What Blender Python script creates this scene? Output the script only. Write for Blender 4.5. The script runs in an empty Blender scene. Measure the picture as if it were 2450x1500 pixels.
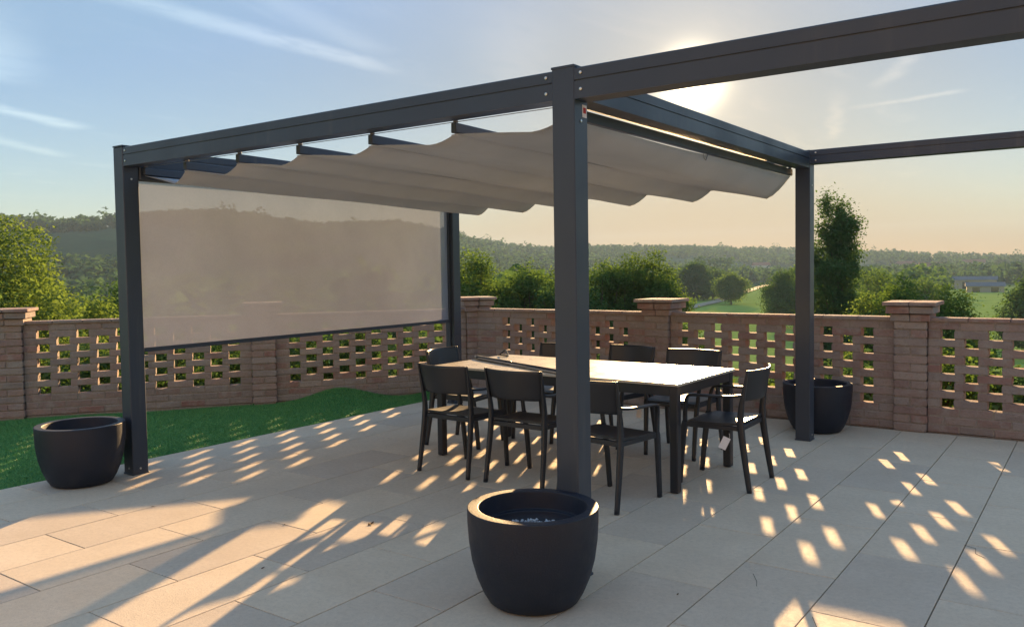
import bpy, math, random
import numpy as np
from mathutils import Vector, Matrix
rnd = random.Random(7)
rng = np.random.default_rng(7)
sc = bpy.context.scene
C = sc.collection
PI = math.pi

# ------------------------------------------------------------------ camera
cd = bpy.data.cameras.new('camera'); cam = bpy.data.objects.new('camera', cd); C.objects.link(cam)
Rv, Uv, Fv = (0.814478, 0.580001, -0.014997), (-0.012768, 0.04376, 0.99896), (-0.580055, 0.813439, -0.043047)
cam.matrix_world = Matrix(((Rv[0], Uv[0], -Fv[0], 0), (Rv[1], Uv[1], -Fv[1], 0), (Rv[2], Uv[2], -Fv[2], 1.5355), (0, 0, 0, 1)))
cd.sensor_width = 36; cd.lens = 29.425; cd.shift_y = -0.00952
cd.clip_start = 0.05; cd.clip_end = 20000
sc.camera = cam

# ------------------------------------------------------------------ world, sun, exposure
SUN_EL, SUN_AZ = math.radians(12.0), math.radians(-23.3)     # azimuth from +Y towards +X
SUN = Vector((math.sin(SUN_AZ) * math.cos(SUN_EL), math.cos(SUN_AZ) * math.cos(SUN_EL), math.sin(SUN_EL)))
SKY_STRENGTH, SUN_STRENGTH, EXPOSURE = 0.124, 5.0, 1.82
world = bpy.data.worlds.new('World'); sc.world = world; world.use_nodes = True
W = world.node_tree; W.nodes.clear()


class NT:
    """small helper to write node maths"""
    def __init__(s, tree): s.t = tree
    def n(s, typ, **kw):
        nd = s.t.nodes.new(typ)
        for k, v in kw.items():
            if k == 'inp':
                for i, val in v.items():
                    if hasattr(val, 'is_output') and val.is_output: s.t.links.new(val, nd.inputs[i])
                    else: nd.inputs[i].default_value = val
            else: setattr(nd, k, v)
        return nd
    def m(s, op, a, b=0.0, c=None, clamp=False):
        d = {0: a, 1: b}
        if c is not None: d[2] = c
        nd = s.n('ShaderNodeMath', operation=op, inp=d); nd.use_clamp = clamp
        return nd.outputs[0]
    def v(s, op, a, b=(0, 0, 0)):
        nd = s.n('ShaderNodeVectorMath', operation=op, inp={0: a, 1: b})
        return nd.outputs['Value'] if op in ('DOT_PRODUCT', 'LENGTH', 'DISTANCE') else nd.outputs[0]
    def mix(s, fac, a, b, blend='MIX'):
        nd = s.n('ShaderNodeMix', data_type='RGBA', blend_type=blend)
        for i, val in ((0, fac), (6, a), (7, b)):
            if hasattr(val, 'is_output') and val.is_output: s.t.links.new(val, nd.inputs[i])
            else: nd.inputs[i].default_value = val if i == 0 or len(val) == 4 else (*val, 1)
        return nd.outputs[2]
    def noise(s, vec, scale, detail=3, rough=.55, out='Fac', dist=0.0):
        nd = s.n('ShaderNodeTexNoise', inp={'Scale': scale, 'Detail': detail, 'Roughness': rough, 'Distortion': dist})
        if vec is not None: s.t.links.new(vec, nd.inputs['Vector'])
        return nd.outputs[out]
    def ramp(s, fac, stops):
        nd = s.n('ShaderNodeValToRGB'); s.t.links.new(fac, nd.inputs[0])
        el = nd.color_ramp.elements
        while len(el) < len(stops): el.new(0.5)
        for e, (p, c) in zip(el, stops):
            e.position = p; e.color = (*c, 1) if len(c) == 3 else c
        return nd.outputs[0]
    def maprange(s, x, a, b, c=0.0, d=1.0, smooth=True):
        nd = s.n('ShaderNodeMapRange', interpolation_type='SMOOTHSTEP' if smooth else 'LINEAR', inp={0: x, 1: a, 2: b, 3: c, 4: d})
        return nd.outputs[0]
    def link(s, a, b): s.t.links.new(a, b)


w = NT(W)
sky = w.n('ShaderNodeTexSky', sky_type='NISHITA')
sky.sun_disc = False; sky.sun_elevation = SUN_EL; sky.sun_rotation = SUN_AZ
sky.altitude = 150; sky.air_density = 1.0; sky.dust_density = 0.4; sky.ozone_density = 1.0
tc = w.n('ShaderNodeTexCoord').outputs['Generated']
d = w.v('NORMALIZE', tc)
sx = w.n('ShaderNodeSeparateXYZ', inp={0: d})
up = w.m('MAXIMUM', sx.outputs[2], 0.0)
# evening light is spread evenly over the hazy dome: luminance compressed, hue kept
lum = w.m('MAXIMUM', w.n('ShaderNodeRGBToBW', inp={0: sky.outputs[0]}).outputs[0], .05)
sk = w.v('SCALE', w.mix(1.0, sky.outputs[0], (.87, .985, 1.19), 'MULTIPLY')); w.link(w.m('POWER', lum, -.90), sk.node.inputs['Scale'])
lv = w.m('POWER', lum, .10); lum_v = w.n('ShaderNodeCombineXYZ', inp={0: lv, 1: lv, 2: lv}).outputs[0]
# chroma of the unseen dome stays within what the visible sky shows
skycol = w.v('MULTIPLY', w.v('MINIMUM', w.v('MAXIMUM', w.v('DIVIDE', sk, lum_v), (.66, .9, .38)), (1.4, 1.1, 1.48)), lum_v)
warm = w.maprange(w.n('ShaderNodeSeparateXYZ', inp={0: w.v('DIVIDE', skycol, lum_v)}).outputs[0], .88, 1.2)
skycol = w.mix(warm, skycol, w.mix(1.0, skycol, (1.03, .875, .84), 'MULTIPLY'))
hb = w.v('SCALE', skycol)      # pale haze band above the horizon away from the sun
w.link(w.m('ADD', 1.0, w.m('MULTIPLY', w.m('MULTIPLY', w.maprange(sx.outputs[2], .24, .04), .34), w.m('SUBTRACT', 1.0, warm))), hb.node.inputs['Scale'])
skycol = hb
# cirrus layer: a flat cloud sheet seen in perspective, a few wind-drawn streaks
den = w.m('ADD', up, 0.05)
u = w.m('DIVIDE', sx.outputs[0], den); v = w.m('DIVIDE', sx.outputs[1], den)
uv = w.n('ShaderNodeCombineXYZ', inp={0: u, 1: v, 2: 0.0}).outputs[0]
wob = w.v('SCALE', w.v('SUBTRACT', w.noise(uv, 2.2, 5, .6, 'Color'), (.5, .5, .5)))
wob.node.inputs['Scale'].default_value = .16
uvw = w.v('ADD', uv, wob)
cloud = None
for (ax, ay, bx, by, wd, amt) in [(-2.52, 1.20, -2.42, 2.62, .085, .85), (-2.9, 1.15, -3.75, 1.62, .20, .75), (-4.1, 1.5, -4.36, 2.30, .10, .9),
                                  (-1.02, 4.42, -.52, 4.34, .05, .5), (-1.05, 4.15, -1.34, 5.2, .05, .4), (-.85, 4.03, -.6, 3.6, .05, .5),
                                  (-4.8, 1.9, -5.15, 2.6, .10, .5), (-2.1, 1.5, -2.3, 2.4, .10, .35), (-1.6, 2.2, -2.2, 3.2, .2, .25)]:
    ln = math.hypot(bx - ax, by - ay); dx, dy = (bx - ax) / ln, (by - ay) / ln
    q = w.v('SUBTRACT', uvw, (ax, ay, 0))
    al = w.m('DIVIDE', w.v('DOT_PRODUCT', q, (dx, dy, 0)), ln)
    ac = w.m('ABSOLUTE', w.v('DOT_PRODUCT', q, (-dy, dx, 0)))
    tap = w.m('MULTIPLY', w.maprange(al, -.35, .45), w.maprange(al, 1.08, .8))
    s_ = w.m('MULTIPLY', w.m('MULTIPLY', w.maprange(ac, wd * 1.3, 0.0), tap), amt)
    cloud = s_ if cloud is None else w.m('MAXIMUM', cloud, s_)
fib = w.n('ShaderNodeMapping', inp={0: uv, 2: (0, 0, -.5), 3: (3.0, 1.2, 1)})
thin = w.m('MULTIPLY', w.maprange(w.noise(fib.outputs[0], 1.3, 6, .62, dist=.6), .52, .85), .32)
cloud = w.m('MULTIPLY', cloud, w.maprange(w.noise(fib.outputs[0], 3.5, 6, .6), .15, .55))
cloud = w.m('MAXIMUM', cloud, thin)
cloud = w.m('MULTIPLY', cloud, w.maprange(sx.outputs[2], .03, .12))
mu = w.m('MAXIMUM', w.v('DOT_PRODUCT', d, tuple(SUN)), 0.0)
bright = w.v('SCALE', skycol); bright.node.inputs['Scale'].default_value = 1.0
cl_col = w.mix(1.0, skycol, (1.62, 1.42, 1.24), 'MULTIPLY')
skyc = w.mix(cloud, skycol, cl_col)
# aureole of the low sun in the haze
glow = w.m('ADD', w.m('MULTIPLY', w.m('POWER', mu, 3200.0), 14.0), w.m('ADD', w.m('MULTIPLY', w.m('POWER', mu, 360.0), .6), w.m('MULTIPLY', w.m('POWER', mu, 50.0), .13)))
gl = w.v('SCALE', (1.0, .80, .50)); w.link(glow, gl.node.inputs['Scale'])
final = w.v('ADD', skyc, gl)
bg = w.n('ShaderNodeBackground', inp={1: SKY_STRENGTH}); w.link(final, bg.inputs[0])
wo = w.n('ShaderNodeOutputWorld'); w.link(bg.outputs[0], wo.inputs[0])
sl = bpy.data.lights.new('sun', 'SUN'); sl.energy = SUN_STRENGTH; sl.angle = math.radians(0.53); sl.color = (1.0, .64, .30)
so = bpy.data.objects.new('sun', sl); C.objects.link(so)
so.rotation_euler = SUN.to_track_quat('Z', 'Y').to_euler()
vs = sc.view_settings; vs.view_transform = 'Standard'; vs.look = 'None'; vs.exposure = EXPOSURE; vs.gamma = 1; vs.use_curve_mapping = False
cy = sc.cycles; cy.use_denoising = True; cy.max_bounces = 8; cy.transparent_max_bounces = 16; cy.volume_bounces = 0
cy.sample_clamp_indirect = 6.0; cy.caustics_reflective = False; cy.caustics_refractive = False

# ------------------------------------------------------------------ mesh helpers
class MB:
    def __init__(s): s.V = []; s.F = []; s.n = 0
    def add(s, V, F):
        o = s.n; s.V.extend([tuple(map(float, q)) for q in V]); s.F.extend([tuple(i + o for i in f) for f in F]); s.n += len(V); return s
    def box(s, lo, hi, ch=0.0):
        return s.obox((Vector(lo) + Vector(hi)) / 2, [(hi[i] - lo[i]) / 2 for i in range(3)], Matrix.Identity(3), ch)
    def obox(s, c, h, M=Matrix.Identity(3), ch=0.0):
        c = Vector(c)
        if ch <= 0:
            V = [c + M @ Vector((x * h[0], y * h[1], z * h[2])) for z in (-1, 1) for y in (-1, 1) for x in (-1, 1)]
            return s.add(V, [(0, 2, 3, 1), (4, 5, 7, 6), (0, 1, 5, 4), (2, 6, 7, 3), (0, 4, 6, 2), (1, 3, 7, 5)])
        V, F = chamfer_box(h, ch)
        return s.add([c + M @ Vector(q) for q in V], F)
    def bar(s, a, b, wx, wz, up=(0, 0, 1), ch=0.0):
        a, b = Vector(a), Vector(b); y = (b - a); L = y.length; y.normalize(); x = y.cross(Vector(up)).normalized(); z = x.cross(y)
        M = Matrix((x, y, z)).transposed()
        return s.obox((a + b) / 2, (wx / 2, L / 2, wz / 2), M, ch)
    def tube(s, pts, r, n=8, caps=True):
        pts = [Vector(q) for q in pts]; rr = r if hasattr(r, '__len__') else [r] * len(pts)
        V = []; F = []; up = Vector((0, 0, 1)); prev = None
        for i, q in enumerate(pts):
            t = (pts[min(i + 1, len(pts) - 1)] - pts[max(i - 1, 0)]).normalized()
            x = t.cross(up if prev is None else prev)
            if x.length < 1e-3: x = t.cross(Vector((1, 0, 0)))
            x.normalize(); y = x.cross(t).normalized(); prev = y
            for k in range(n):
                a = 2 * PI * k / n; V.append(q + (x * math.cos(a) + y * math.sin(a)) * rr[i])
        for i in range(len(pts) - 1):
            for k in range(n): F.append((i * n + k, i * n + (k + 1) % n, (i + 1) * n + (k + 1) % n, (i + 1) * n + k))
        if caps: F.append(tuple(range(n))[::-1]); F.append(tuple(range((len(pts) - 1) * n, len(pts) * n)))
        return s.add(V, F)
    def sweep(s, rings, caps=True, closed=False):
        """rings: lists of equal length point loops"""
        n = len(rings[0]); V = [q for r in rings for q in r]; F = []
        m = len(rings)
        for i in range(m if closed else m - 1):
            j = (i + 1) % m
            for k in range(n): F.append((i * n + k, i * n + (k + 1) % n, j * n + (k + 1) % n, j * n + k))
        if caps and not closed: F.append(tuple(range(n))[::-1]); F.append(tuple(range((m - 1) * n, m * n)))
        return s.add(V, F)
    def lathe(s, prof, n=64, c=(0, 0, 0)):
        V = [(c[0] + r * math.cos(2 * PI * k / n), c[1] + r * math.sin(2 * PI * k / n), c[2] + z) for r, z in prof for k in range(n)]
        F = [(i * n + k, i * n + (k + 1) % n, (i + 1) * n + (k + 1) % n, (i + 1) * n + k) for i in range(len(prof) - 1) for k in range(n)]
        return s.add(V, F)
    def mesh(s, name, mats=None, smooth=False):
        me = bpy.data.meshes.new(name); me.from_pydata(s.V, [], s.F); me.update()
        if mats: me.materials.append(mats)
        if smooth: me.polygons.foreach_set('use_smooth', [True] * len(me.polygons))
        return me
    def build(s, name, mat, parent=None, smooth=False):
        return link(name, s.mesh(name, mat, smooth), parent)


def chamfer_box(h, c):
    V = []; ix = {}
    for sx_ in (-1, 1):
        for sy in (-1, 1):
            for sz in (-1, 1):
                for ax in range(3):
                    q = [sx_ * (h[0] - c), sy * (h[1] - c), sz * (h[2] - c)]
                    q[ax] = (sx_, sy, sz)[ax] * h[ax]
                    ix[(sx_, sy, sz, ax)] = len(V); V.append(tuple(q))
    F = []
    def orient(f):
        a, b, c_ = (Vector(V[f[i]]) for i in range(3)); nn = (b - a).cross(c_ - b)
        ce = sum((Vector(V[i]) for i in f), Vector()) / len(f)
        F.append(tuple(f) if nn.dot(ce) > 0 else tuple(f[::-1]))
    for ax in range(3):
        o = [i for i in range(3) if i != ax]
        for sg in (-1, 1):
            f = []
            for (a, b) in ((-1, -1), (1, -1), (1, 1), (-1, 1)):
                k = [0, 0, 0]; k[ax] = sg; k[o[0]] = a; k[o[1]] = b; f.append(ix[(*k, ax)])
            orient(f)
    for ax in range(3):
        o = [i for i in range(3) if i != ax]
        for a in (-1, 1):
            for b in (-1, 1):
                k0 = [0, 0, 0]; k0[ax] = -1; k0[o[0]] = a; k0[o[1]] = b; k1 = list(k0); k1[ax] = 1
                orient([ix[(*k0, o[0])], ix[(*k1, o[0])], ix[(*k1, o[1])], ix[(*k0, o[1])]])
    for sx_ in (-1, 1):
        for sy in (-1, 1):
            for sz in (-1, 1): orient([ix[(sx_, sy, sz, a)] for a in range(3)])
    return V, F


def link(name, data, parent=None, loc=None, rot=None):
    o = bpy.data.objects.new(name, data); C.objects.link(o)
    if parent: o.parent = parent
    if loc is not None: o.location = loc
    if rot is not None: o.rotation_euler = rot
    return o
def tag(o, label, cat, group=None):
    o['label'] = label; o['category'] = cat
    if group: o['group'] = group
    return o
def thing(name, label, cat, loc=(0, 0, 0), rz=0, group=None):
    return tag(link(name, None, None, loc, (0, 0, rz)), label, cat, group)
def struct(o): o['kind'] = 'structure'; return o
def stuff(o): o['kind'] = 'stuff'; return o
def copy_tree(o, parent=None):
    c = o.copy(); C.objects.link(c); c.parent = parent
    for ch in list(o.children): copy_tree(ch, c)
    return c
def npmesh(name, V, F, mat, smooth=False):
    """V (n,3), F (m,k) arrays"""
    V = np.asarray(V, dtype=np.float32); F = np.asarray(F, dtype=np.int32); m, k = F.shape
    me = bpy.data.meshes.new(name); me.vertices.add(len(V)); me.vertices.foreach_set('co', V.ravel())
    me.loops.add(m * k); me.loops.foreach_set('vertex_index', F.ravel())
    me.polygons.add(m); me.polygons.foreach_set('loop_start', np.arange(0, m * k, k, dtype=np.int32))
    me.polygons.foreach_set('loop_total', np.full(m, k, dtype=np.int32))
    if smooth: me.polygons.foreach_set('use_smooth', np.ones(m, dtype=bool))
    me.update(calc_edges=True)
    if mat: me.materials.append(mat)
    return me

# ------------------------------------------------------------------ materials
def mat(name, col=(.5, .5, .5), rough=.6, spec=.5, metal=0.0):
    m = bpy.data.materials.new(name); m.use_nodes = True; t = m.node_tree
    b = t.nodes['Principled BSDF']; b.inputs['Base Color'].default_value = (*col, 1); b.inputs['Roughness'].default_value = rough
    b.inputs['Specular IOR Level'].default_value = spec; b.inputs['Metallic'].default_value = metal
    return m, NT(t), b
def bump(nt, b, h, strength=.3, dist=.01):
    bp = nt.n('ShaderNodeBump', inp={'Strength': strength, 'Distance': dist, 'Height': h}); nt.link(bp.outputs[0], b.inputs['Normal'])
def objrand(nt): return nt.n('ShaderNodeObjectInfo').outputs['Random']
def ocoord(nt): return nt.n('ShaderNodeTexCoord').outputs['Object']
def wpos(nt): return nt.n('ShaderNodeNewGeometry').outputs['Position']

def m_tile():
    m, t, b = mat('porcelain_tile', rough=.75, spec=.15)
    p = wpos(t); r = objrand(t)
    off = t.v('ADD', p, t.n('ShaderNodeCombineXYZ', inp={0: t.m('MULTIPLY', r, 37.0), 1: t.m('MULTIPLY', r, 91.0), 2: 0.0}).outputs[0])
    n1 = t.noise(off, 3.0, 5, .6); n2 = t.noise(off, 34.0, 4, .7); n3 = t.noise(p, .9, 3, .5)
    c = t.ramp(n1, [(.25, (.65, .55, .44)), (.75, (.755, .655, .54))])
    c = t.mix(t.maprange(n2, .35, .75, 0, .5), c, (.54, .465, .39))
    c = t.mix(t.maprange(n3, .55, .8, 0, .45), c, (.55, .465, .385))
    c = t.mix(1.0, c, t.ramp(r, [(0, (.88, .88, .90)), (.5, (1.0, .99, .97)), (1, (1.06, 1.04, 1.0))]), 'MULTIPLY')
    n4 = t.noise(off, 85.0, 3, .8); c = t.mix(t.maprange(n4, .56, .74, 0, .45), c, (.36, .30, .25)); c = t.mix(t.maprange(n4, .44, .30, 0, .3), c, (.80, .72, .63))
    t.link(c, b.inputs['Base Color']); t.link(t.maprange(n2, .3, .7, .7, .85), b.inputs['Roughness'])
    bump(t, b, t.noise(off, 90.0, 4, .75), .5, .004); return m
def m_brick():
    m, t, b = mat('handmade_brick', rough=.9, spec=.2)
    p = ocoord(t); r = objrand(t)
    base = t.ramp(r, [(0, (.30, .205, .19)), (.28, (.38, .285, .26)), (.5, (.30, .25, .24)), (.72, (.37, .315, .30)), (.88, (.33, .18, .16)), (1, (.43, .355, .325))])
    off = t.v('ADD', wpos(t), (0, 0, 0))
    n1 = t.noise(off, 9.0, 5, .65); n2 = t.noise(off, 55.0, 4, .7)
    c = t.mix(t.maprange(n1, .42, .72, 0, .75), base, (.40, .35, .325))
    c = t.mix(t.maprange(n2, .5, .8, 0, .6), c, (.19, .14, .12))
    t.link(c, b.inputs['Base Color'])
    bump(t, b, t.m('ADD', t.noise(off, 45.0, 5, .75), t.m('MULTIPLY', n1, .8)), 1.0, .012); return m
def m_mortar():
    m, t, b = mat('lime_mortar', rough=.95, spec=.1); n = t.noise(wpos(t), 40.0, 5, .7)
    t.link(t.ramp(n, [(.3, (.26, .215, .19)), (.7, (.40, .34, .30))]), b.inputs['Base Color']); bump(t, b, n, .7, .006); return m
def m_metal():
    m, t, b = mat('anthracite_powder_coat', (.030, .046, .076), .42, .5)
    n = t.noise(wpos(t), 2.0, 4, .6); t.link(t.maprange(n, .3, .7, .36, .5), b.inputs['Roughness'])
    mp = t.n('ShaderNodeMapping', inp={0: wpos(t), 3: (14, 14, 1.1)}); st = t.m('MULTIPLY', t.maprange(t.noise(mp.outputs[0], 1.0, 5, .65), .48, .8), t.maprange(t.noise(wpos(t), 1.3, 3, .6), .4, .7))
    t.link(t.mix(t.m('MULTIPLY', st, .45), (.036, .051, .080), (.12, .125, .13)), b.inputs['Base Color'])
    bump(t, b, t.noise(wpos(t), 420.0, 2, .6), .06, .001); return m
def m_plastic():
    m, t, b = mat('anthracite_resin', (.016, .021, .032), .40, .55)
    bump(t, b, t.noise(wpos(t), 300.0, 3, .6), .04, .001); return m
def m_pot():
    m, t, b = mat('dark_blue_grey_stoneware', (.022, .026, .036), .47, .5)
    n = t.noise(wpos(t), 14.0, 5, .65); t.link(t.ramp(n, [(.25, (.006, .010, .024)), (.8, (.011, .017, .036))]), b.inputs['Base Color'])
    d_ = t.maprange(t.noise(wpos(t), 3.2, 6, .7), .55, .8, 0, .35); c0 = b.inputs['Base Color'].links[0].from_socket
    t.link(t.mix(d_, c0, (.045, .045, .055)), b.inputs['Base Color']); t.link(t.maprange(n, .3, .7, .48, .62), b.inputs['Roughness'])
    bump(t, b, t.noise(wpos(t), 110.0, 4, .7), .45, .003); return m
def m_fabric():
    m = bpy.data.materials.new('taupe_awning_cloth'); m.use_nodes = True; t = NT(m.node_tree); t.t.nodes.clear()
    p = wpos(t); n = t.noise(p, 1.6, 4, .55)
    c = t.ramp(n, [(.3, (.485, .535, .61)), (.7, (.565, .615, .695))])
    df = t.n('ShaderNodeBsdfDiffuse', inp={0: c, 1: .4}); tr = t.n('ShaderNodeBsdfTranslucent', inp={0: t.mix(1.0, c, (.9, .86, .82), 'MULTIPLY')})
    bp = t.n('ShaderNodeBump', inp={'Strength': .35, 'Distance': .012, 'Height': t.noise(p, 5.0, 4, .6)}); t.link(bp.outputs[0], df.inputs['Normal'])
    mx = t.n('ShaderNodeMixShader', inp={0: .16, 1: df.outputs[0], 2: tr.outputs[0]}); o = t.n('ShaderNodeOutputMaterial'); t.link(mx.outputs[0], o.inputs[0]); return m
def m_screen():
    m = bpy.data.materials.new('micro_perforated_screen_cloth'); m.use_nodes = True; t = NT(m.node_tree); t.t.nodes.clear()
    p = wpos(t); n = t.noise(p, 1.1, 4, .6)
    c = t.ramp(t.m('ADD', t.m('MULTIPLY', n, .7), t.m('MULTIPLY', t.noise(p, 70.0, 3, .8), .3)), [(.35, (.275, .295, .37)), (.65, (.345, .37, .46))])
    df = t.n('ShaderNodeBsdfDiffuse', inp={0: c}); tr = t.n('ShaderNodeBsdfTranslucent', inp={0: c}); tp = t.n('ShaderNodeBsdfTransparent', inp={0: (1, 1, 1, 1)})
    a = t.n('ShaderNodeMixShader', inp={0: .33, 1: df.outputs[0], 2: tr.outputs[0]})
    mx = t.n('ShaderNodeMixShader', inp={0: .175, 1: a.outputs[0], 2: tp.outputs[0]}); o = t.n('ShaderNodeOutputMaterial'); t.link(mx.outputs[0], o.inputs[0]); return m
def m_leaf(name, dark, light, trans=.45, tint=(1.25, 1.25, .6)):
    m = bpy.data.materials.new(name); m.use_nodes = True; t = NT(m.node_tree); t.t.nodes.clear()
    r = t.n('ShaderNodeNewGeometry').outputs['Random Per Island']; n = t.noise(wpos(t), .55, 3, .6)
    c = t.mix(t.m('MULTIPLY', t.m('ADD', r, n), .5), dark, light)
    df = t.n('ShaderNodeBsdfDiffuse', inp={0: c}); tr = t.n('ShaderNodeBsdfTranslucent', inp={0: t.mix(1.0, c, tint, 'MULTIPLY')})
    mx = t.n('ShaderNodeMixShader', inp={0: trans, 1: df.outputs[0], 2: tr.outputs[0]}); o = t.n('ShaderNodeOutputMaterial'); t.link(mx.outputs[0], o.inputs[0]); return m
def m_bark():
    m, t, b = mat('bark', (.10, .075, .055), .9, .2); n = t.noise(wpos(t), 8.0, 5, .7)
    t.link(t.ramp(n, [(.3, (.06, .045, .035)), (.7, (.15, .115, .085))]), b.inputs['Base Color']); return m
def m_terrain():
    m = bpy.data.materials.new('meadow_and_fields'); m.use_nodes = True; t = NT(m.node_tree); t.t.nodes.clear(); p = wpos(t)
    vor = t.n('ShaderNodeTexVoronoi', inp={'Scale': .0075}); t.link(t.v('ADD', p, t.v('SCALE', t.noise(p, .01, 2, .5, 'Color'))), vor.inputs['Vector'])
    far = t.ramp(t.n('ShaderNodeSeparateColor', inp={0: vor.outputs['Color']}).outputs[0], [(0, (.040, .10, .060)), (.35, (.034, .080, .050)), (.6, (.065, .125, .065)), (.8, (.030, .065, .042)), (1, (.085, .125, .065))])
    far = t.mix(t.maprange(t.noise(p, .035, 5, .7), .4, .7, 0, .5), far, (.025, .055, .036))
    r = t.v('LENGTH', p); n = t.noise(p, .25, 5, .65)
    field = t.mix(t.maprange(n, .35, .75, 0, .6), (.31, .42, .10), (.20, .28, .065))
    bank = t.mix(t.maprange(t.noise(p, 1.3, 4, .7), .35, .7), (.045, .085, .022), (.085, .13, .035))
    c = t.mix(t.maprange(r, 60, 110), bank, field); c = t.mix(t.maprange(r, 400, 520), c, far)
    df = t.n('ShaderNodeBsdfDiffuse', inp={0: c, 1: .6}); o = t.n('ShaderNodeOutputMaterial'); t.link(df.outputs[0], o.inputs[0]); return m
def m_turf():
    m, t, b = mat('turf_blade', rough=.6, spec=.3); r = t.n('ShaderNodeNewGeometry').outputs['Random Per Island']; n = t.noise(wpos(t), 2.4, 3, .6)
    c = t.mix(t.m('MULTIPLY', t.m('ADD', r, n), .5), (.08, .26, .085), (.19, .44, .13)); t.link(c, b.inputs['Base Color']); return m
def m_tabletop():
    m, t, b = mat('pale_sand_tabletop', (.47, .42, .35), .24, .25)
    n = t.noise(ocoord(t), 7.0, 4, .6); mp = t.n('ShaderNodeMapping', inp={0: ocoord(t), 3: (26, 1.2, 1)})
    n2 = t.noise(mp.outputs[0], 3.0, 4, .6); t.link(t.ramp(n2, [(.3, (.62, .56, .46)), (.7, (.70, .635, .53))]), b.inputs['Base Color'])
    t.link(t.maprange(n, .3, .7, .26, .33), b.inputs['Roughness']); bump(t, b, n2, .05, .001); return m

M = dict(tile=m_tile(), brick=m_brick(), mortar=m_mortar(), metal=m_metal(), plastic=m_plastic(), pot=m_pot(), cloth=m_fabric(), screen=m_screen(),
         bark=m_bark(), terrain=m_terrain(), turf=m_turf(), top=m_tabletop())
M['joint'] = mat('dark_joint_bed', (.07, .065, .06), .95, .1)[0]
M['steel'] = mat('zinc_plated_steel', (.62, .62, .62), .3, .5, 1.0)[0]
M['rail'] = mat('raw_aluminium_rail', (.42, .40, .38), .38, .5, 1.0)[0]
M['nylon'] = mat('grey_nylon_wheel', (.26, .22, .18), .5)[0]
M['paper'] = mat('white_card', (.78, .76, .80), .8, .2)[0]
M['red_print'] = mat('red_print', (.45, .05, .05), .7, .2)[0]
M['clay'] = mat('grey_expanded_clay', (.55, .59, .66), .8, .3)[0]
M['soil'] = mat('turf_backing', (.045, .18, .065), .95, .1)[0]
M['wire'] = mat('steel_cable', (.25, .26, .28), .4, .5, .8)[0]
M['dry_leaf'] = mat('dry_leaf', (.10, .055, .03), .8, .2)[0]
M['crack'] = mat('crack_line', (.10, .09, .08), .95, .1)[0]
M['leaf_green'] = m_leaf('leaf_mid_green', (.055, .120, .046), (.155, .230, .066))
M['leaf_yellow'] = m_leaf('leaf_yellow_green', (.080, .145, .050), (.185, .25, .088), .48)
M['leaf_dark'] = m_leaf('leaf_dark_green', (.045, .100, .050), (.105, .18, .065), .38)
M['leaf_far'] = m_leaf('leaf_far_wood', (.036, .085, .050), (.095, .155, .075), .35, (1.1, 1.2, .75))
M['plaster'] = mat('pale_plaster', (.62, .56, .48), .9, .2)[0]
M['roof'] = mat('clay_roof', (.30, .15, .10), .9, .2)[0]
M['shed'] = mat('blue_grey_sheet', (.15, .16, .18), .7, .2)[0]
M['dirt'] = mat('dirt_road', (.42, .35, .27), .95, .1)[0]
M['facade'] = mat('unseen_house_plaster', (.36, .325, .28), .9, .2)[0]
M['glass'] = mat('dark_glass', (.03, .035, .04), .1, .5)[0]

# ------------------------------------------------------------------ the setting: terrain
AZ_EL = [(-180, 1.0), (-40, .6), (0, .15), (4.2, .17), (11.9, .58), (16.9, .82), (20.8, .98), (24.9, 1.2), (30.3, 1.3), (32.8, 1.17), (37.6, 1.75), (40, 2.49), (43.2, 2.95), (48.2, 2.84), (54.7, 3.75), (60, 3.45), (63.6, 3.15), (70, 3.4), (100, 2.2), (180, 1.0)]
def ridge(az):
    el = np.interp(az, [a for a, _ in AZ_EL], [e for _, e in AZ_EL])
    R = np.interp(az, [-180, 20, 36, 44, 180], [1500, 1500, 1200, 820, 820])
    return R, 1.53 + R * np.tan(np.radians(el)) - 7.0
def smooth(x): x = np.clip(x, 0, 1); return x * x * (3 - 2 * x)
def terrain_z(x, y):
    x = np.asarray(x, float); y = np.asarray(y, float)
    r = np.hypot(x, y); az = np.degrees(np.arctan2(-x, y)); R, H = ridge(az)
    z = -.45 - 10.6 * (1 - np.exp(-np.clip(r - 9.0, 0, None) / 35.0))
    z = z + .35 * np.sin(x * .11 + 1) * np.sin(y * .13) * smooth((r - 14) / 20) * (1 - smooth((r - 150) / 100))
    rise = smooth((r - .42 * R) / (.58 * R))
    z = z + (H - z) * rise
    z = z - np.clip(r - R, 0, None) * .02
    z = z + 3.0 * np.sin(x * .006 + .5) * np.cos(y * .007) * smooth((r - 500) / 400) * (1 - .7 * smooth((r - R * .9) / (R * .1)))
    return z
rr = np.concatenate([[0.01, 4, 8], np.geomspace(9.5, 2600, 120)]); na = 360
aa = np.linspace(0, 2 * PI, na, endpoint=False)
RR, AA = np.meshgrid(rr, aa, indexing='ij'); X = -RR * np.sin(AA); Y = RR * np.cos(AA); Z = terrain_z(X, Y)
V = np.stack([X, Y, Z], -1).reshape(-1, 3)
i, j = np.meshgrid(np.arange(len(rr) - 1), np.arange(na), indexing='ij'); j2 = (j + 1) % na
F = np.stack([i * na + j, (i + 1) * na + j, (i + 1) * na + j2, i * na + j2], -1).reshape(-1, 4)
struct(link('terrain', npmesh('terrain', V, F[:, ::-1], M['terrain'], True)))
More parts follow.
